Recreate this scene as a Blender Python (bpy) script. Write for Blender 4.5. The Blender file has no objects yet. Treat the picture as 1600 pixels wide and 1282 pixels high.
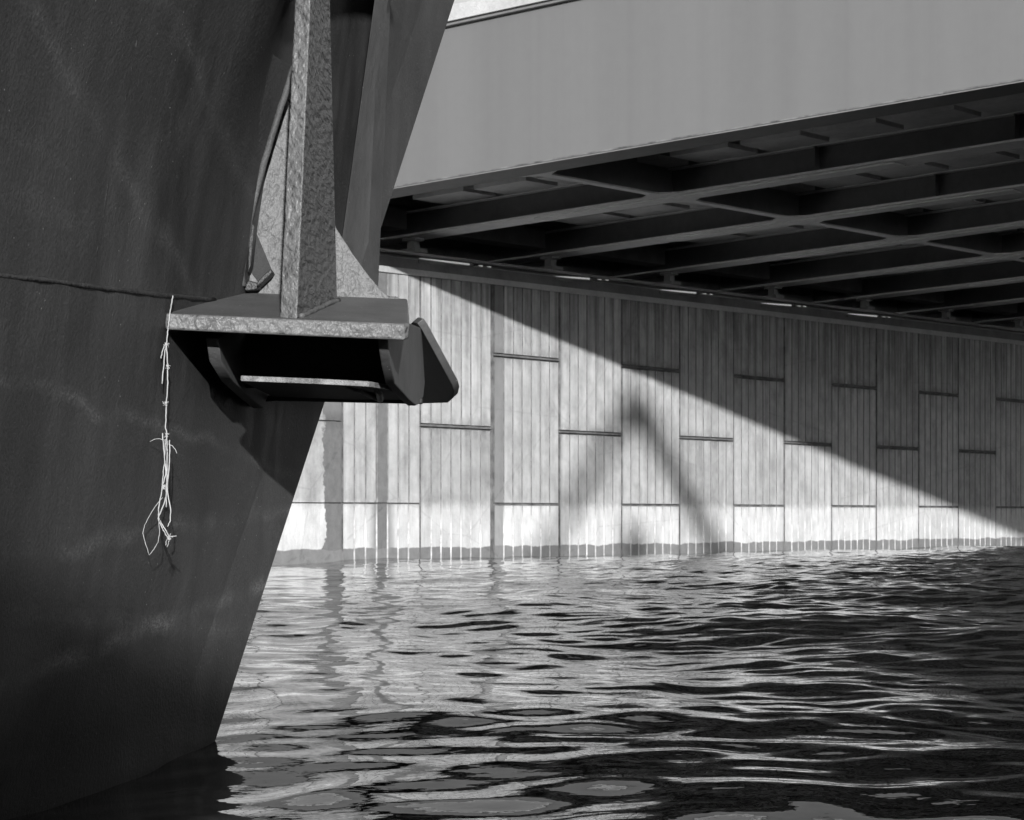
import bpy, bmesh, math, random
import numpy as np
from mathutils import Vector, Matrix

random.seed(7)
rng = np.random.default_rng(11)
scene = bpy.context.scene
COL = scene.collection

# ------------------------------------------------------------------ camera, sky, sun, exposure
F, CX, CY = 3970.0, 800.0, 806.0          # focal length and principal point of the 1600 px wide photograph
H = 0.85                                  # eye height above the water
cam_data = bpy.data.cameras.new('camera')
cam_data.sensor_fit = 'HORIZONTAL'
cam_data.sensor_width = 36.0
cam_data.lens = 36.0 * F / 1600.0
cam_data.shift_y = (CY - 641.0) / 1600.0
cam_data.clip_start = 0.05
cam_data.clip_end = 3000.0
cam_data.dof.use_dof = True
cam_data.dof.focus_distance = 8.6
cam_data.dof.aperture_fstop = 26.0
cam = bpy.data.objects.new('camera', cam_data)
cam.location = (0, 0, H)
cam.rotation_euler = (math.radians(90), 0, 0)
COL.objects.link(cam)
scene.camera = cam

SUN = Vector((-3.34, 30.3, -5.43)).normalized()         # the way the light travels
elev = math.asin(-SUN.z)
azim = math.atan2(-SUN.x, -SUN.y)                       # compass angle of the sun seen from +Y
world = bpy.data.worlds.new('World')
scene.world = world
world.use_nodes = True
wn, wl = world.node_tree.nodes, world.node_tree.links
wn.clear()
sky = wn.new('ShaderNodeTexSky')
sky.sky_type = 'NISHITA'
sky.sun_disc = False
sky.sun_elevation = elev
sky.sun_rotation = azim
bw = wn.new('ShaderNodeRGBToBW')
bg = wn.new('ShaderNodeBackground')
bg.inputs['Strength'].default_value = 0.11
out = wn.new('ShaderNodeOutputWorld')
wl.new(sky.outputs[0], bw.inputs[0])
wl.new(bw.outputs[0], bg.inputs['Color'])
wl.new(bg.outputs[0], out.inputs[0])

sun_data = bpy.data.lights.new('sun', 'SUN')
sun_data.energy = 4.2
sun_data.angle = math.radians(0.53)
sun_data.color = (1.0, 1.0, 1.0)          # a black and white photograph
sun = bpy.data.objects.new('sun', sun_data)
sun.rotation_euler = SUN.to_track_quat('-Z', 'Y').to_euler()
sun.location = (5, -40, 30)
COL.objects.link(sun)

scene.view_settings.view_transform = 'Standard'
scene.view_settings.look = 'None'
scene.view_settings.exposure = 0.55
scene.view_settings.gamma = 1.0
scene.render.engine = 'CYCLES'
scene.cycles.max_bounces = 8
scene.cycles.diffuse_bounces = 4
scene.cycles.glossy_bounces = 4
scene.cycles.caustics_reflective = False

# ------------------------------------------------------------------ helpers
def ray(px, py):
    return Vector(((px - CX) / F, 1.0, (CY - py) / F))

def at(px, py, Y):
    r = ray(px, py) * Y
    return Vector((r.x, r.y, r.z + H))

def on_plane(px, py, p0, n):
    r = ray(px, py)
    o = Vector((0, 0, H))
    return o + r * ((p0 - o).dot(n) / r.dot(n))

def tag(o, label=None, cat=None, group=None, kind=None):
    if label: o['label'] = label
    if cat: o['category'] = cat
    if group: o['group'] = group
    if kind: o['kind'] = kind
    return o

def empty(name, loc=(0, 0, 0), mat=None):
    o = bpy.data.objects.new(name, None)
    o.empty_display_size = 0.3
    COL.objects.link(o)
    o.location = loc
    if mat is not None:
        o.matrix_world = mat
    return o

def link(name, me, parent=None, smooth=False):
    o = bpy.data.objects.new(name, me)
    COL.objects.link(o)
    if parent is not None:
        o.parent = parent
    if smooth:
        for p in me.polygons:
            p.use_smooth = True
    return o

class MB:
    def __init__(self):
        self.v, self.f, self.m = [], [], []
    def add(self, vs, fs, mi=0):
        b = len(self.v)
        self.v += [tuple(x) for x in vs]
        self.f += [tuple(b + i for i in q) for q in fs]
        self.m += [mi] * len(fs)
    def prism(self, poly, off, mi=0):
        off = Vector(off)
        poly = [Vector(p) for p in poly]
        n = len(poly)
        vs = poly + [p + off for p in poly]
        fs = [tuple(range(n)), tuple(range(2 * n - 1, n - 1, -1))]
        fs += [(i, i + n, (i + 1) % n + n, (i + 1) % n) for i in range(n)]
        self.add(vs, fs, mi)
    def box8(self, c, mi=0):               # eight corners: bottom ring then top ring
        self.add(c, [(0, 3, 2, 1), (4, 5, 6, 7), (0, 1, 5, 4), (1, 2, 6, 5), (2, 3, 7, 6), (3, 0, 4, 7)], mi)
    def box(self, x0, x1, y0, y1, z0, z1, mi=0, fn=None):
        c = [(x0, y0, z0), (x1, y0, z0), (x1, y1, z0), (x0, y1, z0), (x0, y0, z1), (x1, y0, z1), (x1, y1, z1), (x0, y1, z1)]
        if fn: c = [fn(*p) for p in c]
        self.box8(c, mi)
    def tube(self, pts, r, seg=8, mi=0):
        pts = [Vector(p) for p in pts]
        n = len(pts)
        rs = r if isinstance(r, (list, tuple)) else [r] * n
        rings = []
        for i, p in enumerate(pts):
            d = (pts[min(i + 1, n - 1)] - pts[max(i - 1, 0)]).normalized()
            ref = Vector((0, 0, 1)) if abs(d.z) < 0.9 else Vector((0, 1, 0))
            a = d.cross(ref).normalized(); b = d.cross(a)
            rings.append([p + (a * math.cos(2 * math.pi * k / seg) + b * math.sin(2 * math.pi * k / seg)) * rs[i] for k in range(seg)])
        vs = [q for rr in rings for q in rr]
        fs = []
        for i in range(n - 1):
            for k in range(seg):
                k2 = (k + 1) % seg
                fs.append((i * seg + k, i * seg + k2, (i + 1) * seg + k2, (i + 1) * seg + k))
        fs.append(tuple(range(seg - 1, -1, -1)))
        fs.append(tuple((n - 1) * seg + k for k in range(seg)))
        self.add(vs, fs, mi)
    def build(self, name, mats, parent=None, smooth=False, bevel=0, inv=None, weld=False):
        vs = self.v if inv is None else [tuple(inv @ Vector(p)) for p in self.v]
        me = bpy.data.meshes.new(name)
        me.from_pydata(vs, [], self.f)
        mats = mats if isinstance(mats, (list, tuple)) else [mats]
        for m in mats: me.materials.append(m)
        if len(mats) > 1:
            me.polygons.foreach_set('material_index', self.m)
        bm = bmesh.new(); bm.from_mesh(me)
        if weld: bmesh.ops.remove_doubles(bm, verts=bm.verts[:], dist=1e-5)
        bmesh.ops.recalc_face_normals(bm, faces=bm.faces[:])
        bm.to_mesh(me); bm.free()
        me.update()
        o = link(name, me, parent, smooth)
        if bevel:
            md = o.modifiers.new('bevel', 'BEVEL')
            md.width = bevel; md.segments = 3; md.limit_method = 'ANGLE'; md.angle_limit = math.radians(35)
            md.harden_normals = False
            for p in me.polygons: p.use_smooth = True
            try:
                me.set_sharp_from_angle(angle=math.radians(40))
            except Exception:
                pass
        return o

# ------------------------------------------------------------------ materials (all grey: the photograph is black and white)
class NT:
    def __init__(self, name, rough=0.7, spec=0.4):
        self.mat = bpy.data.materials.new(name)
        self.mat.use_nodes = True
        self.n = self.mat.node_tree.nodes; self.l = self.mat.node_tree.links
        self.b = self.n['Principled BSDF']
        self.b.inputs['Roughness'].default_value = rough
        self.b.inputs['Specular IOR Level'].default_value = spec
        self.tc = self.n.new('ShaderNodeTexCoord')
    def coord(self, which='Object', scale=(1, 1, 1), rot=(0, 0, 0)):
        mp = self.n.new('ShaderNodeMapping')
        mp.inputs['Scale'].default_value = scale
        mp.inputs['Rotation'].default_value = rot
        self.l.new(self.tc.outputs[which], mp.inputs[0])
        return mp.outputs[0]
    def noise(self, scale, detail=4, rough=0.55, vec=None, dist=0.0):
        t = self.n.new('ShaderNodeTexNoise')
        t.inputs['Scale'].default_value = scale; t.inputs['Detail'].default_value = detail
        t.inputs['Roughness'].default_value = rough; t.inputs['Distortion'].default_value = dist
        self.l.new(vec if vec is not None else self.coord(), t.inputs['Vector'])
        return t.outputs[0]
    def voronoi(self, scale, vec=None, feature='F1', rand=1.0):
        t = self.n.new('ShaderNodeTexVoronoi'); t.feature = feature
        t.inputs['Scale'].default_value = scale; t.inputs['Randomness'].default_value = rand
        self.l.new(vec if vec is not None else self.coord(), t.inputs['Vector'])
        return t.outputs['Distance']
    def rng(self, x, a, b, c=0.0, d=1.0, smooth=False):
        t = self.n.new('ShaderNodeMapRange')
        if smooth: t.interpolation_type = 'SMOOTHSTEP'
        for k, v in zip((1, 2, 3, 4), (a, b, c, d)): t.inputs[k].default_value = v
        self.l.new(x, t.inputs[0])
        return t.outputs[0]
    def math(self, op, a, b=0.0, c=None):
        t = self.n.new('ShaderNodeMath'); t.operation = op
        for i, x in enumerate((a, b) if c is None else (a, b, c)):
            if isinstance(x, (int, float)): t.inputs[i].default_value = x
            else: self.l.new(x, t.inputs[i])
        return t.outputs[0]
    def mix(self, fac, a, b):
        t = self.n.new('ShaderNodeMix'); t.data_type = 'FLOAT'
        for i, x in ((0, fac), (2, a), (3, b)):
            if isinstance(x, (int, float)): t.inputs[i].default_value = x
            else: self.l.new(x, t.inputs[i])
        return t.outputs[0]
    def xyz(self, which='Object'):
        s = self.n.new('ShaderNodeSeparateXYZ')
        self.l.new(self.tc.outputs[which], s.inputs[0])
        return s.outputs
    def color(self, v):
        if isinstance(v, (int, float)):
            self.b.inputs['Base Color'].default_value = (v, v, v, 1)
        else:
            self.l.new(v, self.b.inputs['Base Color'])
    def rough(self, v):
        self.l.new(v, self.b.inputs['Roughness'])
    def bump(self, hgt, dist, strength=1.0):
        t = self.n.new('ShaderNodeBump')
        t.inputs['Strength'].default_value = strength; t.inputs['Distance'].default_value = dist
        self.l.new(hgt, t.inputs['Height'])
        prev = getattr(self, '_b', None)
        if prev is not None: self.l.new(prev, t.inputs['Normal'])
        self._b = t.outputs[0]
        self.l.new(self._b, self.b.inputs['Normal'])

def hull_paint():
    m = NT('dark_hull_paint', 0.6, 0.22)
    big = m.noise(0.9, 5, 0.6)
    streak = m.noise(9.0, 5, 0.6, m.coord(scale=(1.5, 0.55, 0.12)))
    run = m.noise(2.2, 6, 0.65, m.coord(scale=(1, 0.22, 2.2), rot=(0.22, 0, 0)))
    fine = m.noise(160, 3, 0.6)
    v = m.math('ADD', m.rng(big, 0.3, 0.7, 0.052, 0.092), m.rng(streak, 0.35, 0.75, -0.016, 0.022))
    scuff = m.rng(run, 0.60, 0.72, 0.0, 0.035)
    v = m.math('ADD', v, m.math('MULTIPLY', scuff, m.rng(fine, 0.4, 0.65, 0.2, 1.3)))
    vor = m.voronoi(30, m.coord(scale=(1, 0.6, 1)))
    mask = m.rng(m.noise(1.6, 3), 0.47, 0.58)
    fleck = m.math('MULTIPLY', m.rng(vor, 0.085, 0.04), mask)
    v = m.math('ADD', v, m.math('MULTIPLY', fleck, 0.30))
    X, Y, Z = m.xyz()
    def smear(Y0, z0, Y1, z1, wid, amt):
        sl = (z1 - z0) / (Y1 - Y0)
        line = m.math('SUBTRACT', Z, m.math('ADD', m.math('MULTIPLY', Y, sl), z0 + H - sl * (Y0 - 6.0)))
        line = m.math('ADD', line, m.math('MULTIPLY', m.math('SUBTRACT', m.noise(1.7, 3), 0.5), 0.16))
        k = m.rng(m.math('ABSOLUTE', line), wid, 0.0)
        k = m.math('MULTIPLY', k, m.rng(m.noise(120, 4, 0.7, m.coord(scale=(1, 0.35, 1))), 0.42, 0.62, 0.15, 1.2))
        return m.math('MULTIPLY', k, m.rng(m.noise(2.4, 2), 0.38, 0.6, 0.15 * amt, amt))
    for q in ((8.22, -0.381, 10.17, -0.254, 0.045, 0.12), (8.98, 0.24, 10.06, 0.193, 0.03, 0.07), (8.3, -0.05, 10.2, 0.02, 0.04, 0.08), (7.5, -0.30, 9.6, -0.42, 0.04, 0.06), (7.4, 0.95, 8.8, 0.62, 0.05, 0.05), (7.2, 1.5, 9.0, 1.1, 0.05, 0.05)):
        v = m.math('ADD', v, smear(*q))
    v = m.math('ADD', v, m.rng(fine, 0.3, 0.7, -0.02, 0.022))
    # shade painted into the colour towards the foot of the hull
    wl_ = m.math('ADD', Z, m.math('MULTIPLY', m.math('SUBTRACT', m.noise(1.5, 5, 0.6), 0.5), 0.35))
    v = m.math('MULTIPLY', v, m.rng(wl_, 0.15, 0.50, 0.35, 1.0, True))
    m.color(m.math('MAXIMUM', v, 0.015))
    m.rough(m.rng(streak, 0.3, 0.7, 0.5, 0.7))
    m.bump(m.noise(3.5, 3, 0.5, m.coord(scale=(1, 0.4, 0.6))), 0.012, 0.7)
    m.bump(m.noise(60, 4, 0.65), 0.0035, 0.9)
    return m.mat

def lumpy_paint(name, v0, v1, size, depth, rough=0.45, sc=(1, 0.6, 0.8), spec=0.35):
    m = NT(name, rough, spec)
    lump = m.noise(size, 2.2, 0.5, m.coord(scale=sc, rot=(0.2, 0.5, 0.3) if sc[1] > 0.5 else (0, 0, 0)), dist=0.15)
    cell = m.voronoi(size * 1.2, m.coord(scale=(1, sc[1], 0.7)), 'SMOOTH_F1')
    wear = m.noise(9, 5, 0.6)
    m.color(m.math('ADD', m.rng(wear, 0.3, 0.7, v0, v1), m.rng(lump, 0.4, 0.6, -0.07 * v0, 0.06 * v0)))
    m.rough(m.rng(wear, 0.3, 0.7, rough - 0.08, rough + 0.12))
    m.bump(m.math('ADD', lump, m.math('MULTIPLY', cell, 0.25)), depth)
    m.bump(m.noise(size * 0.4, 2, 0.5, m.coord(scale=sc)), depth * 0.8)
    m.bump(m.noise(size * 3, 2, 0.5), depth * 0.10)
    return m.mat

def smooth_paint(name, v0, v1):
    m = NT(name, 0.55, 0.3)
    wear = m.noise(5, 6, 0.62)
    fine = m.noise(70, 4, 0.65)
    vor = m.voronoi(22)
    fleck = m.math('MULTIPLY', m.rng(vor, 0.07, 0.04), m.rng(m.noise(4, 1), 0.50, 0.55))
    v = m.math('ADD', m.rng(wear, 0.3, 0.7, v0, v1), m.rng(fine, 0.3, 0.7, -0.015, 0.015))
    m.color(m.math('ADD', v, m.math('MULTIPLY', fleck, 0.5)))
    m.bump(fine, 0.0022, 0.8)
    m.bump(m.noise(14, 3), 0.006, 0.6)
    return m.mat

PW = 2.4                                  # width of one wall panel
S1A, S1B, S2A, S2B, S3A, S3B = -2.97, -2.38, -1.40, -1.01, 2.46, 2.80
def concrete(name, groove=False):
    m = NT(name, 0.85, 0.25)
    x, y, z = m.xyz()
    n1 = m.noise(0.7, 6, 0.65)
    n2 = m.noise(5.5, 6, 0.65)
    n3 = m.noise(1.0, 5, 0.62, m.coord(scale=(5.5, 1, 0.30)))
    fine = m.noise(60, 4, 0.6)
    wob = m.math('MULTIPLY', m.math('SUBTRACT', m.noise(1.6, 6, 0.7, m.coord(scale=(1, 1, 0.8))), 0.5), 0.42)
    zw = m.math('ADD', z, m.math('MULTIPLY', m.math('SUBTRACT', m.noise(0.9, 5, 0.6, m.coord(scale=(1, 0, 0))), 0.5), 0.26))
    low = m.rng(m.math('ADD', z, m.math('MULTIPLY', m.math('SUBTRACT', n2, 0.5), 0.25)), 1.14, 0.98)     # bleached tide belt, with light off the water painted in
    wet = m.rng(zw, 0.235, 0.215)
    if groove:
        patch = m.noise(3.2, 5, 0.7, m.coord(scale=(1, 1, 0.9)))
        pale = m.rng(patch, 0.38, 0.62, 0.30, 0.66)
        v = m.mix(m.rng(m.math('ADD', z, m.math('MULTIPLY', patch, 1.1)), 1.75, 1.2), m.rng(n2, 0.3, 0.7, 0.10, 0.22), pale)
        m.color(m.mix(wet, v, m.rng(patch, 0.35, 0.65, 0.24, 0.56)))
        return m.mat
    base = m.math('ADD', m.rng(n1, 0.3, 0.7, 0.36, 0.47), m.rng(n3, 0.3, 0.72, 0.06, -0.09))
    base = m.math('ADD', base, m.rng(n2, 0.3, 0.7, 0.04, -0.05))
    n4 = m.noise(2.6, 3, 0.5, m.coord(scale=(1.0, 1, 0.85)))
    base = m.math('ADD', base, m.rng(n4, 0.35, 0.65, 0.045, -0.055))
    base = m.math('ADD', base, m.rng(fine, 0.3, 0.7, -0.03, 0.03))
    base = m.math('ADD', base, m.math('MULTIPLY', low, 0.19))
    top = m.math('MULTIPLY', m.rng(m.math('ADD', z, m.math('MULTIPLY', n3, 2.2)), 4.6, 6.6), m.rng(n3, 0.35, 0.6, 0.1, 1.0))     # grime running down from the cap
    base = m.math('MULTIPLY', base, m.rng(top, 0, 1, 1, 0.6))
    def band(a, b, wa, wb, op='MULTIPLY'):
        xa = m.math('ADD', x, m.math('MULTIPLY', wob, wa)); xb = m.math('ADD', x, m.math('MULTIPLY', wob, wb))
        return m.math('MULTIPLY', m.rng(xa, a - 0.015, a + 0.015), m.rng(xb, b + 0.015, b - 0.015))
    st = m.math('MAXIMUM', m.math('MULTIPLY', band(S1A, S1B, 1.7, 0.08), m.rng(z, 3.4, 2.5, 0.55, 1.0)), band(S2A, S2B, 0.12, 0.1))
    flare = m.math('MULTIPLY', band(S2A - 0.22, S2B + 0.26, 0.5, 0.4), m.rng(m.math('ADD', z, wob), 1.1, 1.08))
    flare = m.math('MULTIPLY', flare, m.rng(m.math('ABSOLUTE', m.math('ADD', x, 1.2)), 0.42, 0.2))
    st = m.math('MAXIMUM', st, m.math('MULTIPLY', flare, 0.8))
    st = m.math('MAXIMUM', st, m.math('MULTIPLY', band(S3A, S3B, 0.1, 0.06), 0.72))
    stv = m.rng(n2, 0.3, 0.7, 0.14, 0.20)
    base = m.mix(st, base, stv)
    base = m.mix(wet, base, m.rng(n2, 0.3, 0.7, 0.19, 0.25))
    # grime caught along the horizontal joints, staggered from column to column
    colm = m.math('FLOORED_MODULO', m.math('FLOOR', m.math('DIVIDE', x, PW)), 2.0)
    zz = m.math('ADD', z, m.math('MULTIPLY', m.math('SUBTRACT', n3, 0.5), 0.5))
    ga = m.rng(m.math('ABSOLUTE', m.math('SUBTRACT', zz, 3.27 + H + 0.02)), 0.20, 0.02)
    gb = m.rng(m.math('ABSOLUTE', m.math('SUBTRACT', zz, 1.765 + H + 0.02)), 0.20, 0.02)
    gr = m.mix(colm, gb, ga)
    base = m.math('MULTIPLY', base, m.rng(m.math('MULTIPLY', gr, m.rng(n2, 0.35, 0.65, 0.2, 1.0)), 0, 1, 1, 0.62))
    # dark edges where the columns meet
    fx = m.math('ABSOLUTE', m.math('SUBTRACT', m.math('FRACT', m.math('ADD', m.math('DIVIDE', x, PW), 0.5)), 0.5))
    ed = m.math('MULTIPLY', m.rng(fx, 0.045, 0.012), m.rng(m.noise(1.1, 5, 0.65, m.coord(scale=(3, 1, 0.5))), 0.42, 0.66))
    base = m.math('MULTIPLY', base, m.rng(ed, 0, 1, 1, 0.66))
    oi = m.n.new('ShaderNodeObjectInfo')
    base = m.math('MULTIPLY', base, m.rng(oi.outputs['Random'], 0, 1, 0.90, 1.08))
    # hairline cracks
    ck = m.voronoi(0.28, m.coord(scale=(1, 1, 1.4)), 'DISTANCE_TO_EDGE')
    base = m.math('MULTIPLY', base, m.rng(m.math('ADD', ck, m.math('MULTIPLY', m.math('SUBTRACT', n2, 0.5), 0.06)), 0.0, 0.006, 0.86, 1.0))
    m.color(m.math('MAXIMUM', base, 0.04))
    rg = m.mix(wet, 0.85, 0.3)
    m.rough(rg)
    m.bump(fine, 0.006, 0.7)
    m.bump(n2, 0.03, 0.5)
    return m.mat

def plain(name, v0, v1, scale=3.0, rough=0.7, bump=0.0, stretch=(1, 1, 1), spec=0.35, fine=0.1):
    m = NT(name, rough, spec)
    n = m.noise(scale, 6, 0.6, m.coord(scale=stretch))
    f = m.noise(scale * 9, 4, 0.6)
    m.color(m.math('ADD', m.rng(n, 0.28, 0.72, v0, v1), m.rng(f, 0.3, 0.7, -fine * v0, fine * v0)))
    if bump: m.bump(f, bump)
    return m.mat

def water_mat():
    m = NT('water_surface', 0.012, 0.5)
    m.b.inputs['IOR'].default_value = 1.333
    m.color(0.008)
    m.bump(m.noise(5.0, 2, 0.5, m.coord(scale=(0.8, 1.2, 1))), 0.004, 0.5)
    m.bump(m.noise(16.0, 2, 0.5), 0.0013, 0.5)
    return m.mat

M = dict(
    hull=hull_paint(),
    edge=lumpy_paint('lumpy_edge_paint', 0.115, 0.17, 38, 0.020, 0.45),
    plate=smooth_paint('dark_plate_paint', 0.095, 0.14),
    web=lumpy_paint('pitted_web_paint', 0.10, 0.145, 62, 0.020, 0.45, (1, 0.2, 0.75)),
    rough=lumpy_paint('crusted_back_plate_paint', 0.125, 0.18, 40, 0.020, 0.55),
    shade_dark=plain('painted_shade_dark', 0.018, 0.035, 6.0, 0.6, 0.004, (1, 1, 1), 0.2),  # near-black colour that paints shade onto the bracket's lower plates
    sunlit_edge=plain('painted_sunlit_edge', 0.10, 0.46, 22.0, 0.35, 0.012, (1, 1, 1), 0.5, fine=0.4),  # sun highlight of the lower flange edge put into the colour
    weld=lumpy_paint('weld_bead_paint', 0.035, 0.06, 90, 0.006, 0.5),
    bar=plain('weathered_stem_paint', 0.045, 0.095, 7.0, 0.7, 0.01, (1, 0.8, 0.12)),
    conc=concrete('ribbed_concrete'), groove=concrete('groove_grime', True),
    joint=plain('joint_filler', 0.05, 0.22, 4.0, 0.9, 0.01),
    cap=plain('cap_concrete', 0.34, 0.46, 1.5, 0.85, 0.01),
    curb=plain('dirty_seat_concrete', 0.10, 0.18, 1.5, 0.9, 0.01),
    flange=plain('bounce_lit_flange_paint', 0.66, 0.8, 0.8, 0.55, 0.0, (1, 1, 1)),  # paler tone paints in sunlight bounced up off the water
    steel=plain('bridge_steel_paint', 0.13, 0.19, 0.8, 0.55, 0.0, (1, 1, 1)),
    fascia=plain('fascia_paint', 0.135, 0.155, 0.6, 0.45, 0.0, (2.6, 2.6, 0.03), fine=0.02),
    soffit=plain('deck_soffit', 0.5, 0.75, 0.9, 0.8),
    bearing=plain('bearing_steel', 0.2, 0.3, 6, 0.6),
    pipe=plain('conduit_grey', 0.3, 0.4, 4, 0.5),
    rope=plain('bleached_twine', 0.36, 0.52, 60, 0.9, 0.002),
    mast=plain('galvanised_mast', 0.25, 0.32, 4, 0.5),
    ground=plain('gravel_ground', 0.12, 0.2, 0.8, 0.95),
    water=water_mat(),
)
lamp = bpy.data.materials.new('lamp_tube'); lamp.use_nodes = True
lb = lamp.node_tree.nodes['Principled BSDF']
lb.inputs['Base Color'].default_value = (0.8, 0.8, 0.8, 1)
lb.inputs['Emission Color'].default_value = (1, 1, 1, 1)
lb.inputs['Emission Strength'].default_value = 0.20
M['lamp'] = lamp

# ------------------------------------------------------------------ water: one sheet out to the horizon, real waves near the camera
def build_water():
    xs_core = np.arange(-15.0, 27.0, 0.062)
    xs = np.concatenate([-np.geomspace(1500, 15.2, 26), xs_core, np.geomspace(27.3, 1500, 26)])
    ys = [4.0]
    while ys[-1] < 78.0:
        ys.append(ys[-1] + min(0.028 + 0.0013 * (ys[-1] - 4.0), 0.11))
    ys_core = np.array(ys)
    ys = np.concatenate([-np.geomspace(1500, 1.0, 16), [1.0, 2.0, 3.0, 3.6], ys_core, np.geomspace(79, 2000, 20)])
    X, Y = np.meshgrid(xs, ys)
    Z = np.zeros_like(X); DX = np.zeros_like(X); DY = np.zeros_like(X)
    fade = np.clip((X + 40) / 26, 0, 1) * np.clip((60 - X) / 30, 0, 1) * np.clip((Y + 2) / 5, 0, 1) * np.clip((120 - Y) / 40, 0, 1)
    nw = 150
    lam = np.exp(rng.uniform(math.log(0.30), math.log(4.5), nw))
    ang = math.radians(-14) + rng.normal(0, 0.8, nw)
    ph = rng.uniform(0, 2 * math.pi, nw)
    gust = 0.60 + 0.42 * np.clip((X + 2) / 7, 0, 1) + 0.25 * np.sin(X * 0.31 + 0.6 * np.sin(Y * 0.21)) * np.sin(Y * 0.17 + 1.3)
    for L_, a, p in zip(lam, ang, ph):
        k = 2 * math.pi / L_
        amp = WAVE * L_ ** 0.95 / k ** 0.0 * 0.0041
        th = k * (math.cos(a) * X + math.sin(a) * Y) + p
        if L_ < 0.7: amp *= 1.3
        if L_ > 1.5: amp *= 0.72
        g = gust if L_ < 1.6 else 0.62 + 0.34 * np.clip((X + 2) / 7, 0, 1)
        Z += amp * g * np.cos(th)
        DX -= 0.8 * amp * g * math.cos(a) * np.sin(th)
        DY -= 0.8 * amp * g * math.sin(a) * np.sin(th)
    for L_, a_, p, amp in ((7.5, 0.7, 0.4, 0.016), (5.2, 0.35, 2.0, 0.011), (11.0, 1.0, 1.1, 0.018)):
        k = 2 * math.pi / L_
        Z += amp * np.cos(k * (math.cos(a_) * X + math.sin(a_) * Y) + p)
    Z *= fade; DX *= fade; DY *= fade
    co = np.stack([X + DX, Y + DY, Z], -1).reshape(-1, 3).astype(np.float32)
    ny, nx = X.shape
    i = np.arange(ny - 1)[:, None] * nx + np.arange(nx - 1)[None, :]
    quads = np.stack([i, i + 1, i + nx + 1, i + nx], -1).reshape(-1, 4).astype(np.int32)
    me = bpy.data.meshes.new('water')
    me.vertices.add(len(co)); me.vertices.foreach_set('co', co.ravel())
    me.loops.add(quads.size); me.loops.foreach_set('vertex_index', quads.ravel())
    me.polygons.add(len(quads))
    me.polygons.foreach_set('loop_start', np.arange(0, quads.size, 4, dtype=np.int32))
    me.polygons.foreach_set('loop_total', np.full(len(quads), 4, dtype=np.int32))
    me.polygons.foreach_set('use_smooth', np.ones(len(quads), dtype=bool))
    me.materials.append(M['water'])
    me.update(calc_edges=True); me.validate()
    o = link('water', me)
    tag(o, kind='structure')
WAVE = 0.34
build_water()

# ------------------------------------------------------------------ abutment wall: local x runs along the wall, y out of it towards the water, z up from the water
WC = 148000.0
def wall_depth(px): return WC / (3635.0 - px)
wdir = Vector((2835.0 / F, 1.0, 0)).normalized()
wnor = Vector((wdir.y, -wdir.x, 0))                 # towards the camera
w0 = at(657, CY, wall_depth(657)); w0.z = 0
WM = Matrix(((wdir.x, wnor.x, 0, w0.x), (wdir.y, wnor.y, 0, w0.y), (0, 0, 1, 0), (0, 0, 0, 1)))
ZC, ZB, ZA = 0.235 + H, 1.765 + H, 3.27 + H
def ztop(s): return 4.68 + H + 0.0068 * s           # under side of the cap
wall = empty('abutment_wall', mat=WM)
tag(wall, 'tall pale ribbed concrete wall rising from the water under the bridge', 'wall')

def panel(s0, s1, z0, z1, nfl, sloped=False):
    """precast panel with shallow vertical grooves"""
    b = MB()
    D = -0.12
    prof = [(s0, 0.0, 0)]
    gw, gd = 0.024, 0.020
    for i in range(1, nfl):
        c = s0 + (s1 - s0) * i / nfl + random.uniform(-0.012, 0.012)
        prof += [(c - gw, 0.0, 0), (c - 0.010, -gd, 1), (c + 0.010, -gd, 1), (c + gw, 0.0, 1)]
    prof.append((s1, 0.0, 0))
    def zt(s): return ztop(s) if sloped else z1
    for (sa, ya, _), (sb, yb, mi) in zip(prof[:-1], prof[1:]):
        b.add([(sa, ya, z0), (sb, yb, z0), (sb, yb, zt(sb)), (sa, ya, zt(sa))], [(0, 1, 2, 3)], mi)
    n = len(prof)
    vs = [(p[0], p[1], z0) for p in prof] + [(s1, D, z0), (s0, D, z0)]
    b.add(vs, [tuple(range(n + 2))], 0)
    vs = [(p[0], p[1], zt(p[0])) for p in prof] + [(s1, D, zt(s1)), (s0, D, zt(s0))]
    b.add(vs, [tuple(range(n + 2))], 0)
    b.add([(s0, 0, z0), (s0, D, z0), (s0, D, zt(s0)), (s0, 0, zt(s0))], [(0, 1, 2, 3)], 2)
    b.add([(s1, 0, z0), (s1, D, z0), (s1, D, zt(s1)), (s1, 0, zt(s1))], [(0, 1, 2, 3)], 2)
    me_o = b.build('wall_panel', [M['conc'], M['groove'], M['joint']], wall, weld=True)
    return me_o

NK0, NK1 = -7, 20
for k in range(NK0, NK1):
    gap = 0.03
    s0, s1 = k * PW + gap, (k + 1) * PW - gap
    if k == 1: s0 += 0.05
    if k == 0: s1 -= 0.035
    off = random.uniform(-0.008, 0.008)
    nf = 1 if k == -2 else 7
    hj = 0.05
    if k % 2 == 0:
        cuts = [(-1.6, ZB - hj), (ZB + hj, None)]
        if k == -2: cuts = [(-1.6, ZC - 0.012), (ZC + 0.012, ZB - 0.015), (ZB + 0.015, None)]
    else:
        hc = 0.03 if k > 0 else 0.016
        cuts = [(-1.6, ZC - hc), (ZC + hc, ZA - hj), (ZA + hj, None)]
    for z0, z1 in cuts:
        o = panel(s0, s1, z0, z1 if z1 else 0, nf, z1 is None)
        o.location.y = off + random.uniform(-0.006, 0.006)

b = MB()
b.box(NK0 * PW, NK1 * PW, -0.9, -0.062, -1.8, 4.2)
b.build('wall_core', M['joint'], wall)
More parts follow.
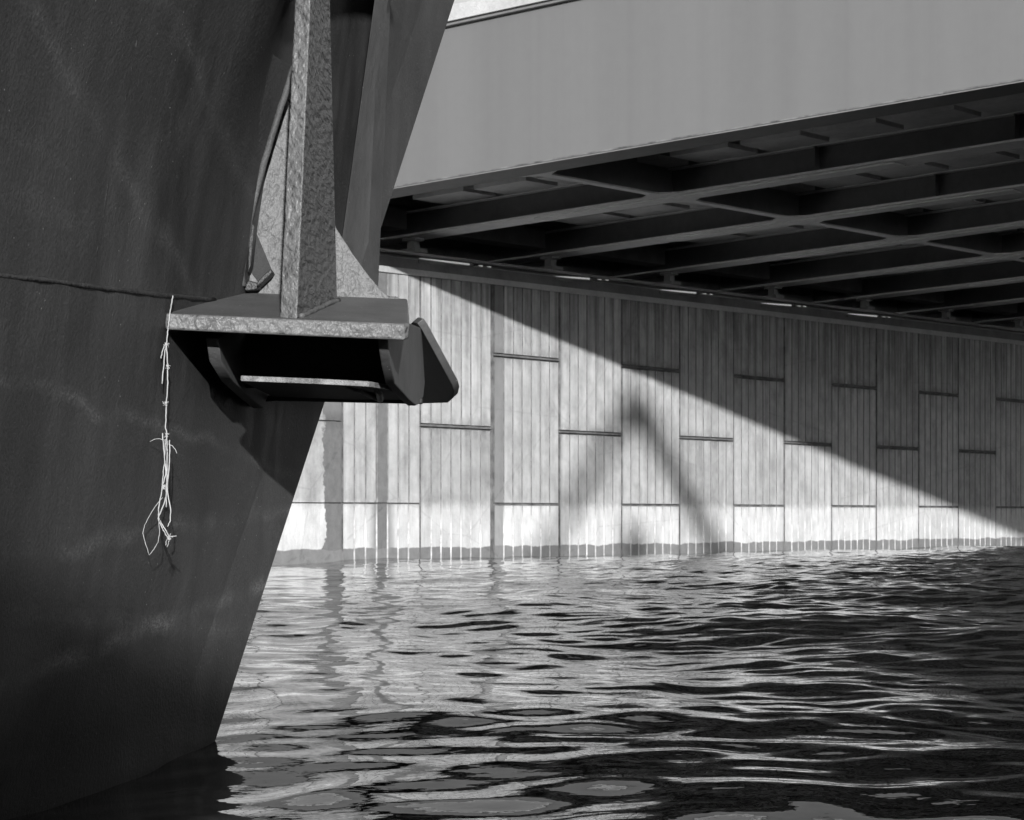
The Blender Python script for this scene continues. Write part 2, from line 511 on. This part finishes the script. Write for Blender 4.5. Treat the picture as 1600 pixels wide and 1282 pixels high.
# drip ledges: thin sills under the wide joints
for k in range(NK0, NK1):
    zz = ZB if k % 2 == 0 else ZA
    if k == -2: continue
    b = MB(); b.box(k * PW + 0.021, (k + 1) * PW - 0.021, -0.06, 0.018, zz - 0.012, zz + 0.016)
    b.build('joint_sill', M['joint'], wall)
# expansion joint strip with a pale edge between two panel columns
b = MB(); b.box(PW - 0.02, PW + 0.012, -0.06, 0.012, -1.6, ztop(PW) - 0.01)
b.build('expansion_joint', M['joint'], wall)
# cap, seat curb, back wall
def capbox(y0, y1, za, zb, name, mat, bev=0.0):
    b = MB()
    sA, sB = NK0 * PW, NK1 * PW
    n = 1
    for i in range(n):
        a = sA + (sB - sA) * i / n + 0.006; c = sA + (sB - sA) * (i + 1) / n - 0.006
        b.box8([(a, y0, ztop(a) + za), (c, y0, ztop(c) + za), (c, y1, ztop(c) + za), (a, y1, ztop(a) + za),
                (a, y0, ztop(a) + zb), (c, y0, ztop(c) + zb), (c, y1, ztop(c) + zb), (a, y1, ztop(a) + zb)])
    return b.build(name, mat, wall)
capbox(-0.5, 0.045, 0.0, 0.115, 'wall_cap', M['cap'])
capbox(-1.9, -0.10, 0.117, 0.33, 'seat_curb', M['curb'])
capbox(-2.4, -1.95, 0.0, 2.6, 'back_wall', M['curb'])
b = MB()
pts = [(s, -0.28, ztop(s) + 0.47) for s in np.arange(-9, 40, 2.0)]
b.tube(pts, 0.035, 8); b.build('conduit', M['pipe'], wall, True)
b = MB()
pts = [(s, -0.6, ztop(s) + 0.40) for s in np.arange(-9, 40, 2.0)]
b.tube(pts, 0.05, 8); b.build('conduit', M['pipe'], wall, True)

# land behind the wall
b = MB()
b.box(NK0 * PW, NK1 * PW, -40.0, -2.5, -1.5, 4.9, fn=lambda x, y, z: WM @ Vector((x, y, z)))
o = b.build('ground', M['ground']); tag(o, kind='structure')

# strip lights along the bridge seat
WI = WM.inverted()
spots = [(655, 733, 404, 413.5), (868, 921, 432, 436), (1032, 1087, 453, 458), (1190, 1236, 474, 477.5), (1325, 1370, 490.5, 494.5)]
where = ['farthest left by the ship hull', 'second from the ship hull', 'in the middle of the row', 'second from the right', 'farthest right in the row']
for (xa, xb, ya, yb), wtxt in zip(spots, where):
    def loc(px, py):
        p = at(px, py, wall_depth(px) + 0.12); return p
    pa, pb = loc(xa, ya), loc(xb, yb)
    t = empty('strip_light', (pa + pb) / 2 - Vector((0, 0, 0.05)))
    tag(t, 'thin strip light above the ribbed wall, ' + wtxt, 'strip light', 'strip lights along the abutment seat')
    inv = Matrix.Translation(-t.location)
    d = (pb - pa)
    b = MB(); b.tube([pa, pa.lerp(pb, .3), pa.lerp(pb, 0.7), pb], [0.004, 0.014, 0.019, 0.019], 8); b.build('tube', M['lamp'], t, True, inv=inv)
    b = MB()
    up = Vector((0, 0, 1))
    q = [pa - up * 0.085, pb - up * 0.085, pb - up * 0.03, pa - up * 0.03]
    b.prism(q, -wnor * 0.10); b.build('housing', M['curb'], t, inv=inv)
    b = MB()
    e = pb + d.normalized() * 0.05
    b.tube([pb, e, e + d.normalized() * 0.12], [0.03, 0.045, 0.03], 8); b.build('end_cap', M['joint'], t, True, inv=inv)
    for u0, u1 in ((0.32, 0.46), (0.62, 0.74)):
        p, q2 = pb + d.normalized() * u0, pb + d.normalized() * u1
        b = MB(); b.tube([p, q2], [0.007, 0.011], 8); b.build('short_tube', M['lamp'], t, True, inv=inv)

# ------------------------------------------------------------------ bridge: u along the girders from the wall, v across, w above the under side of the girders
F0 = Vector((-4.548, 45.83, 5.478 + H))
AU = Vector((0.8143, -0.5804, 0.0592)); BV = Vector((0.581, 0.814, 0.0068))
BM = Matrix(((AU.x, BV.x, 0, F0.x), (AU.y, BV.y, 0, F0.y), (AU.z, BV.z, 1, F0.z), (0, 0, 0, 1)))
bridge = empty('road_bridge', (F0.x, F0.y, 0))
tag(bridge, 'low steel girder bridge with dark underside and smooth grey outer face', 'bridge')
BI = Matrix.Translation(-bridge.location)
def bf(u, v, w): return BM @ Vector((u, v, w))
SP, NG, UEND = 4.77, 9, 62.0
US = -7.0
def bpart(name, boxes, mat, parent=bridge, bev=0):
    b = MB()
    for q in boxes: b.box(*q, fn=bf)
    o = b.build(name, mat, parent, inv=BI)
    if bev:
        pass
    return o
FH = 2.6
fg = bpart('fascia_girder', [(US, UEND, 0.0, 0.035, 0.024, FH)], M['fascia'])
bpart('bottom_flange', [(US, UEND, -0.03, 0.78, 0.0, 0.022)], M['steel'], fg)
bpart('flange_lip', [(US, UEND, -0.05, -0.003, 0.024, 0.05)], M['joint'], fg)
bpart('top_flange', [(US, UEND, -0.12, 0.30, FH + .003, FH + 0.05)], M['steel'], fg)
for i in range(1, NG):
    v = SP * i
    g = bpart('girder', [(US, UEND, v + 0.34, v + 0.38, 0.045, 0.50)], M['steel'])
    bpart('bottom_flange', [(US, UEND, v, v + 0.72, 0.0, 0.042)], M['flange'], g)
    bpart('cover_plate', [(2.6, 10.2, v + 0.13, v + 0.59, -0.03, -0.003)], M['flange'], g)
    bpart('top_flange', [(US, UEND, v + 0.20, v + 0.52, 0.503, 0.53)], M['flange'], g)
    u = 0.45
    while u < (19 if i < 5 else 3):
        bpart('soffit_panel', [(u, u + 1.2, v - 0.85, v + 0.196, 0.54, 0.62)], M['soffit'], g); u += 1.45
    bpart('soffit_panel', [(u, UEND, v - 0.85, v + 0.196, 0.54, 0.62)], M['soffit'], g)
    for u in (8.6, 12.4):
        bpart('stiffener', [(u, u + 0.025, v + 0.17, v + 0.338, 0.045, 0.5)], M['steel'], g)
    # bearing under the wall end
    bb = MB()
    vc = v + 0.36
    bb.box(-0.62, -0.32, vc - 0.16, vc + 0.16, -0.06, -0.003, fn=bf)
    bb.box(-0.55, -0.39, vc - 0.10, vc + 0.10, -0.22, -0.061, fn=bf)
    bb.box(-0.66, -0.28, vc - 0.2, vc + 0.2, -0.30, -0.221, fn=bf)
    bb.build('bearing', M['bearing'], g, inv=BI)
# cross beams with knee gussets
for ub in (5.55, 17.5, 29.0, 41.0):
    for i in range(NG - 1):
        va = SP * i + (0.78 if i == 0 else 0.72); vb = SP * (i + 1)
        w_ = bpart('cross_beam', [(ub - 0.012, ub + 0.012, (SP * i + 0.04 if i == 0 else SP * i + 0.385), SP * (i + 1) + 0.335, 0.05, 0.88)], M['steel'])
        mb = MB()
        hw = 0.09
        outline = [(ub - 0.42, va + 0.004), (ub - 0.12, va + 0.26), (ub - hw, va + 0.55), (ub - hw, vb - 0.55), (ub - 0.12, vb - 0.30), (ub - 0.42, vb - 0.004),
                   (ub + 0.42, vb - 0.004), (ub + 0.12, vb - 0.30), (ub + hw, vb - 0.55), (ub + hw, va + 0.55), (ub + 0.12, va + 0.26), (ub + 0.42, va + 0.004)]
        outline = outline
        mb.prism([bf(a, c, 0.004) for a, c in outline], Vector((0, 0, 0.03)))
        mb.build('bottom_chord', M['flange'], w_, inv=BI)
# end diaphragm at the abutment
for i in range(NG - 1):
    bpart('end_diaphragm', [(-0.75, -0.35, SP * i + (0.8 if i == 0 else 0.73), SP * (i + 1) - 0.01, 0.14, 0.52)], M['curb'])
bpart('deck', [(US - 1, UEND, 0.05, SP * (NG - 1) + 1.0, 0.98, FH - 0.01)], M['soffit'])
bpart('kerb', [(US - 1, UEND, -0.2, 0.6, FH + 0.055, FH + 0.32)], M['cap'])
bpart('rail', [(US - 1, UEND, 0.05, 0.11, FH + 1.28, FH + 1.34)], M['steel'])
bpart('rail', [(US - 1, UEND, 0.06, 0.10, FH + 0.80, FH + 0.84)], M['steel'])
for u in np.arange(-4.0, 40, 2.0):
    bpart('railing_post', [(u, u + 0.06, 0.05, 0.11, FH + 0.32, FH + 1.278)], M['steel'])

# ------------------------------------------------------------------ ship
SA, SBv, SC = -1.976, 0.1006, 0.1336      # side plane X = SA + SBv*Y + SC*z (z above the eye)
def y_edge(z): return 9.533 + (z + 0.742) * 1.003
FAC = 0.6
FSL = 0.06
def hull_x(Y, z):
    x = SA + SBv * Y + SC * z
    ye = y_edge(z); yk = ye - FAC
    if Y > yk: x += FSL * (Y - yk)
    t = min(max((yk - Y) / 1.6, 0), 1); t = t * t * (3 - 2 * t)
    zz = max(0.0, -0.06 - z)
    x -= t * 0.25 * zz * zz
    zu = max(0.0, z - 0.85)
    t2 = min(max((9.5 - Y) / 1.2, 0), 1); t2 = t2 * t2 * (3 - 2 * t2)
    x += t2 * 0.16 * zu * zu
    # plate distortion between frames
    q = min(max((yk - Y) / 0.4, 0), 1)
    x += q * 0.005 * math.sin(Y * 5.3 + 0.6 * z) * math.sin(z * 4.1 + 1.0)
    return x
ship = empty('ship', (-2.5, 6.0, 0))
tag(ship, 'dark steel ship hull with raked edge and welded shelf bracket', 'ship')
SI = Matrix.Translation(-ship.location)

def hull_hit(px, py):
    """where the line of sight meets the hull side"""
    r = ray(px, py)
    lo, hi = 2.0, 16.0
    Y = lo
    prev = r.x * Y - hull_x(Y, r.z * Y)
    while Y < hi:
        Y += 0.02
        cur = r.x * Y - hull_x(Y, r.z * Y)
        if prev > 0 >= cur or prev < 0 <= cur: break
        prev = cur
    return Vector((r.x * Y, Y, r.z * Y + H))

ZT = 2.75                                   # deck height above the eye
zs = np.concatenate([np.linspace(-1.5, ZT, 120)])
dlist = np.concatenate([np.linspace(0, FAC, 5), FAC + np.linspace(0.05, 5.0, 100), FAC + np.linspace(5.3, 12, 14)])
b = MB(); bar = MB()
vs = []
for z in zs:
    for d in dlist:
        Y = y_edge(z) - d
        vs.append((hull_x(Y, z), Y, z + H))
nd = len(dlist)
fs = []; fs_bar = []
for i in range(len(zs) - 1):
    for j in range(nd - 1):
        q = (i * nd + j, i * nd + j + 1, (i + 1) * nd + j + 1, (i + 1) * nd + j)
        (fs_bar if j < 4 else fs).append(q)
b.add(vs, fs)
# far end, inner side, aft end and deck close the body
BW = 4.5
n0 = len(b.v)
ends = []
for z in zs:
    Y = y_edge(z)
    ends.append((hull_x(Y, z) - BW, Y + 0.9, z + H)); ends.append((hull_x(Y - dlist[-1], z) - BW, Y - dlist[-1], z + H))
b.v += ends
for i in range(len(zs) - 1):
    e0, a0 = n0 + 2 * i, n0 + 2 * i + 1
    b.f += [(i * nd, (i + 1) * nd, e0 + 2, e0), (e0, e0 + 2, a0 + 2, a0), (i * nd + nd - 1, a0, a0 + 2, (i + 1) * nd + nd - 1)]
    b.m += [0, 0, 0]
top = (len(zs) - 1)
b.f.append(tuple(top * nd + j for j in range(nd)) + (n0 + 2 * top + 1, n0 + 2 * top)); b.m.append(0)
hull = b.build('hull', M['hull'], ship, inv=SI)
for p in hull.data.polygons: p.use_smooth = True
try: hull.data.set_sharp_from_angle(angle=math.radians(12))
except Exception: pass
# stem plate: the narrow facet along the raked edge
sb = MB()
sb.add(vs, fs_bar)
stem = sb.build('stem_plate', M['hull'], ship, inv=SI)

def hull_line(pts, lift=0.0):
    out = []
    for (x0, y0), (x1, y1) in zip(pts[:-1], pts[1:]):
        n = max(2, int(math.hypot(x1 - x0, y1 - y0) / 12))
        for k in range(n):
            t = k / n
            p = hull_hit(x0 + (x1 - x0) * t, y0 + (y1 - y0) * t); p.x += lift; out.append(p)
    p = hull_hit(*pts[-1]); p.x += lift; out.append(p)
    return out
def jit(pts, a): return [p + Vector((random.uniform(-a, a), random.uniform(-a, a), random.uniform(-a, a))) for p in pts]
b = MB(); b.tube(jit(hull_line([(-60, 424), (60, 437), (165, 451), (250, 461), (335, 469)], 0.0), 0.0007), 0.008, 8)
b.build('weld_seam', M['weld'], ship, True, inv=SI)
b = MB(); b.tube(jit(hull_line([(222, 20), (194, 165), (168, 290), (150, 400)], -0.0045), 0.0008), 0.007, 8)
b.build('weld_seam', M['weld'], ship, True, inv=SI)

# ---- bracket (a part of the ship; its plates are sub-parts)
yb = 9.11
PFL, PFR, PBL = at(258, 491, 7.95), at(640, 507, 8.0), at(385, 457, yb)
pn = (PFR - PFL).cross(PBL - PFL).normalized()
if pn.z < 0: pn = -pn
def plat(px, py): return on_plane(px, py, PFL, pn)
TH = 0.052
outline = [(259, 490), (452, 499), (633, 506.5), (640, 505), (637, 467), (520, 463), (400, 458), (372, 459), (330, 467), (258, 488)]
poly = [plat(*p) for p in outline]
poly[-2] += Vector((-0.02, 0, 0)); poly[-3] += Vector((-0.03, 0, 0))
b = MB(); b.prism(poly, -pn * TH)
platform = b.build('shelf_bracket', [M['plate'], M['edge']], ship, bevel=0.009, inv=SI)
for p in platform.data.polygons:
    if abs(p.normal.dot(pn)) < 0.7: p.material_index = 1
tag(platform, 'thick grey painted shelf bracket')
bot = -pn * TH

# central upright: narrow bright edge towards the viewer, broad face to the right
pA, pB = plat(437, 495.8), plat(464, 498.2)
pC = plat(527, 470)
def up_at(p, px, py):           # point straight above p (same depth) seen at px,py
    return at(px, py, p.y)
tA, tB = at(463, -40, pA.y + 0.05), at(487, -40, pB.y + 0.05)
tC = at(514.5, -40, pC.y + 0.05)
thick = pA - pB
thick_t = tA - tB
def lumpy_face(o, cuts, amp):
    pass
b = MB()
pD = pC + thick; tD = tC + thick_t
sink = -pn * 0.004
b.box8([pA + sink, pB + sink, pC + sink, pD + sink, tA, tB, tC, tD])
up = b.build('upright', [M['web'], M['edge']], platform, bevel=0.006, inv=SI)
fn_ = (pC - pB).cross(Vector((0, 0, 1))).normalized()
for p in up.data.polygons:
    if abs(p.normal.dot(fn_)) < 0.7: p.material_index = 1
b = MB(); b.tube(jit([pB + (pC - pB) * t + pn * 0.004 + (pB - pA) * 0.1 for t in np.linspace(0.06, 0.97, 22)], 0.003), 0.009, 8)
b.build('weld_seam', M['plate'], platform, True, inv=SI)

# crusted back plate behind the upright
bp0 = PBL.copy()
bpn = Vector((0.05, -1, 0.06)).normalized()
def back(px, py): return on_plane(px, py, bp0, bpn)
o1 = [(372, 470), (384, 440), (388, 400), (396, 350), (409, 290), (425, 225), (441, 165), (455, 110), (486, 110), (508, 300), (525, 356), (536, 373), (552, 398), (574, 428), (595, 453), (607, 463), (618, 463), (632, 470), (632, 480)]
b = MB(); b.prism([back(*p) for p in o1], -bpn * 0.05)
b.build('back_plate', M['rough'], platform, bevel=0.006, inv=SI)
# rim where the plating ends against the bracket
b = MB()
rp = [(452, 120), (440, 165), (424, 222), (408, 285), (395, 345), (387, 400), (384, 440), (388, 452)]
rp = [(466, 105), (447, 165), (429, 222), (411, 285), (397, 345), (388, 400), (385, 432), (387, 452)]
rim = []
for p0_, p1_ in zip(rp[:-1], rp[1:]):
    for t in np.linspace(0, 1, 6)[:-1]:
        rim.append(at(p0_[0] + (p1_[0] - p0_[0]) * t - 7, p0_[1] + (p1_[1] - p0_[1]) * t, 9.02))
# curved plating edge: a bent plate that runs from the hull out to the rim, closed by a rounded edge
b.tube(jit(rim, 0.0008), 0.012, 12)
fl_ = []
for p in rim:
    fl_.append(p + Vector((-0.012, -0.002, 0)))
nr = len(rim)
vs_ = fl_ + [Vector((hull_x(8.72, p.z - H) - 0.01, 8.72, p.z)) for p in rim]
b.add(vs_, [(i, i + 1, nr + i + 1, nr + i) for i in range(nr - 1)])
b.build('curved_plate', M['hull'], platform, True, inv=SI)
# small lug with a flat dark sheet beside it, painted as gap shade
b = MB()
lp = [(394, 372), (399, 366), (430, 432), (424, 440), (407, 448), (396, 436)]
b.prism([back(*p) + Vector((0, -0.10, 0)) for p in [(394, 356), (398, 352), (402, 360), (396, 420), (392, 430)]], Vector((0, 0.11, 0)))
b.prism([back(*p) + Vector((0, -0.10, 0)) for p in [(405, 447), (411, 439), (427, 424), (430, 430), (412, 447), (406, 452)]], Vector((0, 0.11, 0)))
b.prism([back(*p) + Vector((0, -0.07, 0)) for p in [(385, 450), (392, 441), (406, 445), (409, 452), (400, 456), (386, 457)]], Vector((0, 0.09, 0)))
b.build('lug', M['weld'], platform, bevel=0.004, inv=SI)
b = MB(); b.prism([back(*p) + Vector((0, -0.006, 0)) for p in [(396, 356), (404, 372), (427, 427), (408, 446), (394, 428)]], Vector((0, 0.004, 0)))
b.build('gap_shade_sheet', M['shade_dark'], platform, inv=SI)

# second upright standing farther along the hull
YB2 = 10.1
f1, f2 = at(563, 165, YB2), at(582, 165, YB2 + 0.28)
g1, g2 = at(533, 385, YB2 - 0.05), at(551, 392, YB2 + 0.23)
k1 = f1 + (f1 - g1) * 1.0; k2 = f2 + (f2 - g2) * 1.0
q1 = g1 + (g1 - f1) * 0.42; q2 = g2 + (g2 - f2) * 0.42
bk_top = at(612, -40, 11.2); bk_bot = at(591, 462, 10.75)
b = MB()
b.box8([q1, q2, bk_bot, bk_bot + Vector((-0.05, 0.02, 0)), k1, k2, bk_top, bk_top + Vector((-0.05, 0.02, 0))])
u2 = b.build('upright', [M['plate']], platform, bevel=0.006, inv=SI)
tag(u2, 'thinner upright farther along the hull')

# under the shelf: two stiffeners, a set back web and a lower flange with its front edge painted sunlit
def gusset(prof, X0, X1, slope, name='stiffener'):
    b = MB()
    pts = [Vector((X0 + slope * (y - 8.05), y, z + H)) for y, z in prof]
    b.prism(pts, Vector((X1 - X0, 0, 0)))
    return b.build(name, M['plate'], platform, bevel=0.004, inv=SI)
gp = [(8.12, 0.575), (8.14, 0.535), (8.25, 0.485), (8.42, 0.436), (9.1, 0.413), (9.43, 0.408), (9.65, 0.425), (9.85, 0.46), (9.95, 0.52), (9.75, 0.72), (8.9, 0.68)]
gusset(gp, -0.398, -0.43, 0.030)
gp2 = [(8.16, 0.57), (8.24, 0.50), (8.55, 0.45), (9.1, 0.415), (9.45, 0.40), (9.6, 0.45), (9.6, 0.70), (8.9, 0.68)]
gusset(gp2, -0.945, -0.985, 0.015)
# web, its shade under the shelf painted near black
b = MB()
b.prism([at(346, 520, 8.9), at(622, 520, 8.9), at(622, 606, 8.9), at(346, 606, 8.9)], Vector((0, 0.04, 0)))
b.build('bracket_web', M['shade_dark'], platform, inv=SI)
# lower flange: shade painted on its faces, sunlight on its edges
fl = [at(376, 587, 8.36), at(500, 592, 8.36), at(577, 596, 8.37)]
bkf = [at(655, 618, 9.62), at(540, 617, 9.62), at(425, 612, 9.62)]
b = MB()
lowpts = fl + [at(606, 601, 8.62)] + bkf
b.prism(lowpts, Vector((0, 0, -0.019)))
lf = b.build('lower_flange', [M['shade_dark'], M['sunlit_edge']], platform, bevel=0.003, inv=SI)
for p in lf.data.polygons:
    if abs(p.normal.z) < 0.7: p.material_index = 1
b = MB()
b.tube([at(534, 599, 8.40), at(562, 611, 8.72), at(594, 625, 9.1)], 0.010, 8)
b.tube([at(588, 605, 8.6), at(592, 612, 8.8), at(594, 624, 9.05)], 0.013, 8)
b.prism([at(552, 602, 8.70), at(572, 603, 8.70), at(578, 611, 8.74), at(566, 610, 8.72)], Vector((0, 0.02, 0)))
b.build('brace', M['edge'], platform, True, inv=SI)
# second cross plate at the rear, thin edge seen under the flange, its shade painted in
b = MB()
b.prism([at(400, 618, 9.64), at(660, 622, 9.64), at(660, 631, 9.64), at(430, 626, 9.64), at(405, 628, 9.64)], Vector((0, 0.05, 0)))
b.build('rear_plate', M['shade_dark'], platform, bevel=0.004, inv=SI)
# outer wing plate: shade painted dark on the under side, pale outer edge
wnv = Vector((-0.75, -0.11, -0.65)).normalized()
wp0 = at(660, 560, 10.25)
o3 = [(636, 512), (644, 504), (652, 506), (659, 516), (706, 602), (709, 612), (707, 622), (699, 630), (640, 632)]
b = MB(); b.prism([on_plane(x, y, wp0, wnv) for x, y in o3], -wnv * 0.032)
wp = b.build('wing_plate', [M['shade_dark'], M['plate']], platform, bevel=0.004, inv=SI)
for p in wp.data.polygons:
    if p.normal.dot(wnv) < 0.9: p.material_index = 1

# ------------------------------------------------------------------ frayed rope hanging from the shelf corner
b = MB()
RY = 7.96
def rp_(pts, r, y=RY, n=4):
    P = [at(200 + x / 2.783, 440 + yy / 2.783, y + random.uniform(-0.006, 0.006)) for x, yy in pts]
    out = []
    for a, c in zip(P[:-1], P[1:]):
        for k in range(n):
            t = k / n
            out.append(a.lerp(c, t) + Vector((random.uniform(-1, 1), random.uniform(-1, 1), 0)) * 0.0009)
    out.append(P[-1])
    b.tube(out, r, 6)
T = 0.0020
rp_([(195, 62), (190, 95), (183, 135), (178, 180), (172, 220), (168, 262), (165, 282)], T)
rp_([(170, 262), (158, 280), (150, 300), (143, 335)], T * 0.9)
rp_([(166, 270), (160, 310), (154, 380), (148, 446)], T)
rp_([(166, 270), (170, 310), (173, 370), (172, 440), (167, 520), (166, 570), (163, 635), (168, 660), (168, 700), (170, 740)], T)
rp_([(150, 660), (154, 710), (161, 780), (165, 840), (152, 880), (143, 930), (134, 985), (132, 1025), (150, 1060), (170, 1092), (186, 1122)], T)
rp_([(180, 690), (181, 740), (179, 800), (173, 870), (168, 930), (150, 985), (130, 1030), (146, 1068), (160, 1092), (178, 1124)], T)
rp_([(171, 730), (168, 850), (174, 930), (186, 990), (184, 1040), (172, 1066)], T)
rp_([(160, 780), (172, 860), (166, 900), (166, 982)], T)
rp_([(163, 700), (158, 790), (150, 860), (151, 905)], T * .8)
rp_([(152, 890), (172, 895)], T * 0.7)
rp_([(150, 940), (125, 970), (98, 1010), (72, 1060), (64, 1095), (75, 1140), (93, 1190), (112, 1165), (130, 1135), (137, 1090), (134, 1040)], 0.0011)
rp_([(174, 1110), (192, 1109), (210, 1107)], 0.0016)
rp_([(176, 1112), (166, 1130), (165, 1148)], 0.0014)
rp_([(178, 1118), (176, 1140), (170, 1156)], 0.0014)
rp_([(95, 697), (115, 686), (135, 684), (155, 690), (168, 688)], 0.0009)
rp_([(178, 708), (192, 715), (205, 730), (213, 748)], 0.0011)
for (kx, ky) in ((166, 275), (172, 370), (164, 530), (168, 668), (168, 700), (156, 892), (180, 1112)):
    for _ in range(12):
        a = random.uniform(0, 6.28); L_ = random.uniform(6, 17)
        rp_([(kx + random.uniform(-4, 4), ky + random.uniform(-8, 8)), (kx + math.cos(a) * L_ * 0.5, ky + math.sin(a) * L_ * 0.5), (kx + math.cos(a + 0.5) * L_, ky + math.sin(a + 0.5) * L_)], 0.0008, n=2)
    rp_([(kx - 4, ky - 6), (kx + 3, ky), (kx - 3, ky + 7), (kx + 3, ky + 12)], T * 1.1, n=3)
rope = b.build('rope', M['rope'], None, True)
tag(rope, 'frayed white rope hanging in knotted strands from the bracket corner', 'rope')

# ------------------------------------------------------------------ mast on piles up sun, behind the viewer: its soft shadow falls on the wall
def upsun(px, py, dist):
    return at(px, py, wall_depth(px)) - SUN * dist
b = MB()
D = 92.0
apex = upsun(992, 622, D)
m_ = empty('mast', (apex.x, apex.y, 0))
tag(m_, 'tall steel trestle mast standing in the water behind the viewer', 'mast')
MI = Matrix.Translation(-m_.location)
r_ = upsun(1102, 830, D); l_ = upsun(872, 830, D)
def ext(a, c, z): t = (z - a.z) / (c.z - a.z); return a + (c - a) * t
for foot, lr in ((r_, 0.30), (l_, 0.20)):
    b = MB(); b.tube([ext(apex, foot, -1.0), apex], lr, 10); b.build('leg', M['mast'], m_, True, inv=MI)
b = MB()
c0, c1 = upsun(985, 600, D), upsun(1012, 655, D)
b.prism([upsun(962, 622, D), upsun(1030, 642, D), upsun(1028, 690, D), upsun(966, 676, D)], Vector((0, -0.08, 0)))
b.build('platform', M['mast'], m_, inv=MI)
c_ = upsun(993, 822, D)
b = MB(); b.tube([Vector((c_.x, c_.y, -1.0)), c_], 0.34, 10); b.build('post', M['mast'], m_, True, inv=MI)

# ------------------------------------------------------------------ unseen block added behind the viewer: its edge keeps the low sun off the foot of the hull
b = MB()
QY = -22.0
qt = 0.46 + (8.2 - QY) * (-SUN.z / SUN.y)
b.box(-40, 11, QY - 8, QY, -2.0, qt - 0.35)
sun_blocker = empty('sun_blocker', (0, QY, 0))
QI = Matrix.Translation(-sun_blocker.location)
b.build('blocker_body', M['cap'], sun_blocker, inv=QI)
tag(sun_blocker, 'unseen block added behind the viewer to shade the hull foot', 'sun_blocker')
b = MB(); b.box(-40, 11.1, QY - 1.0, QY + 0.08, qt - 0.347, qt)
b.build('blocker_top', M['cap'], sun_blocker, inv=QI)
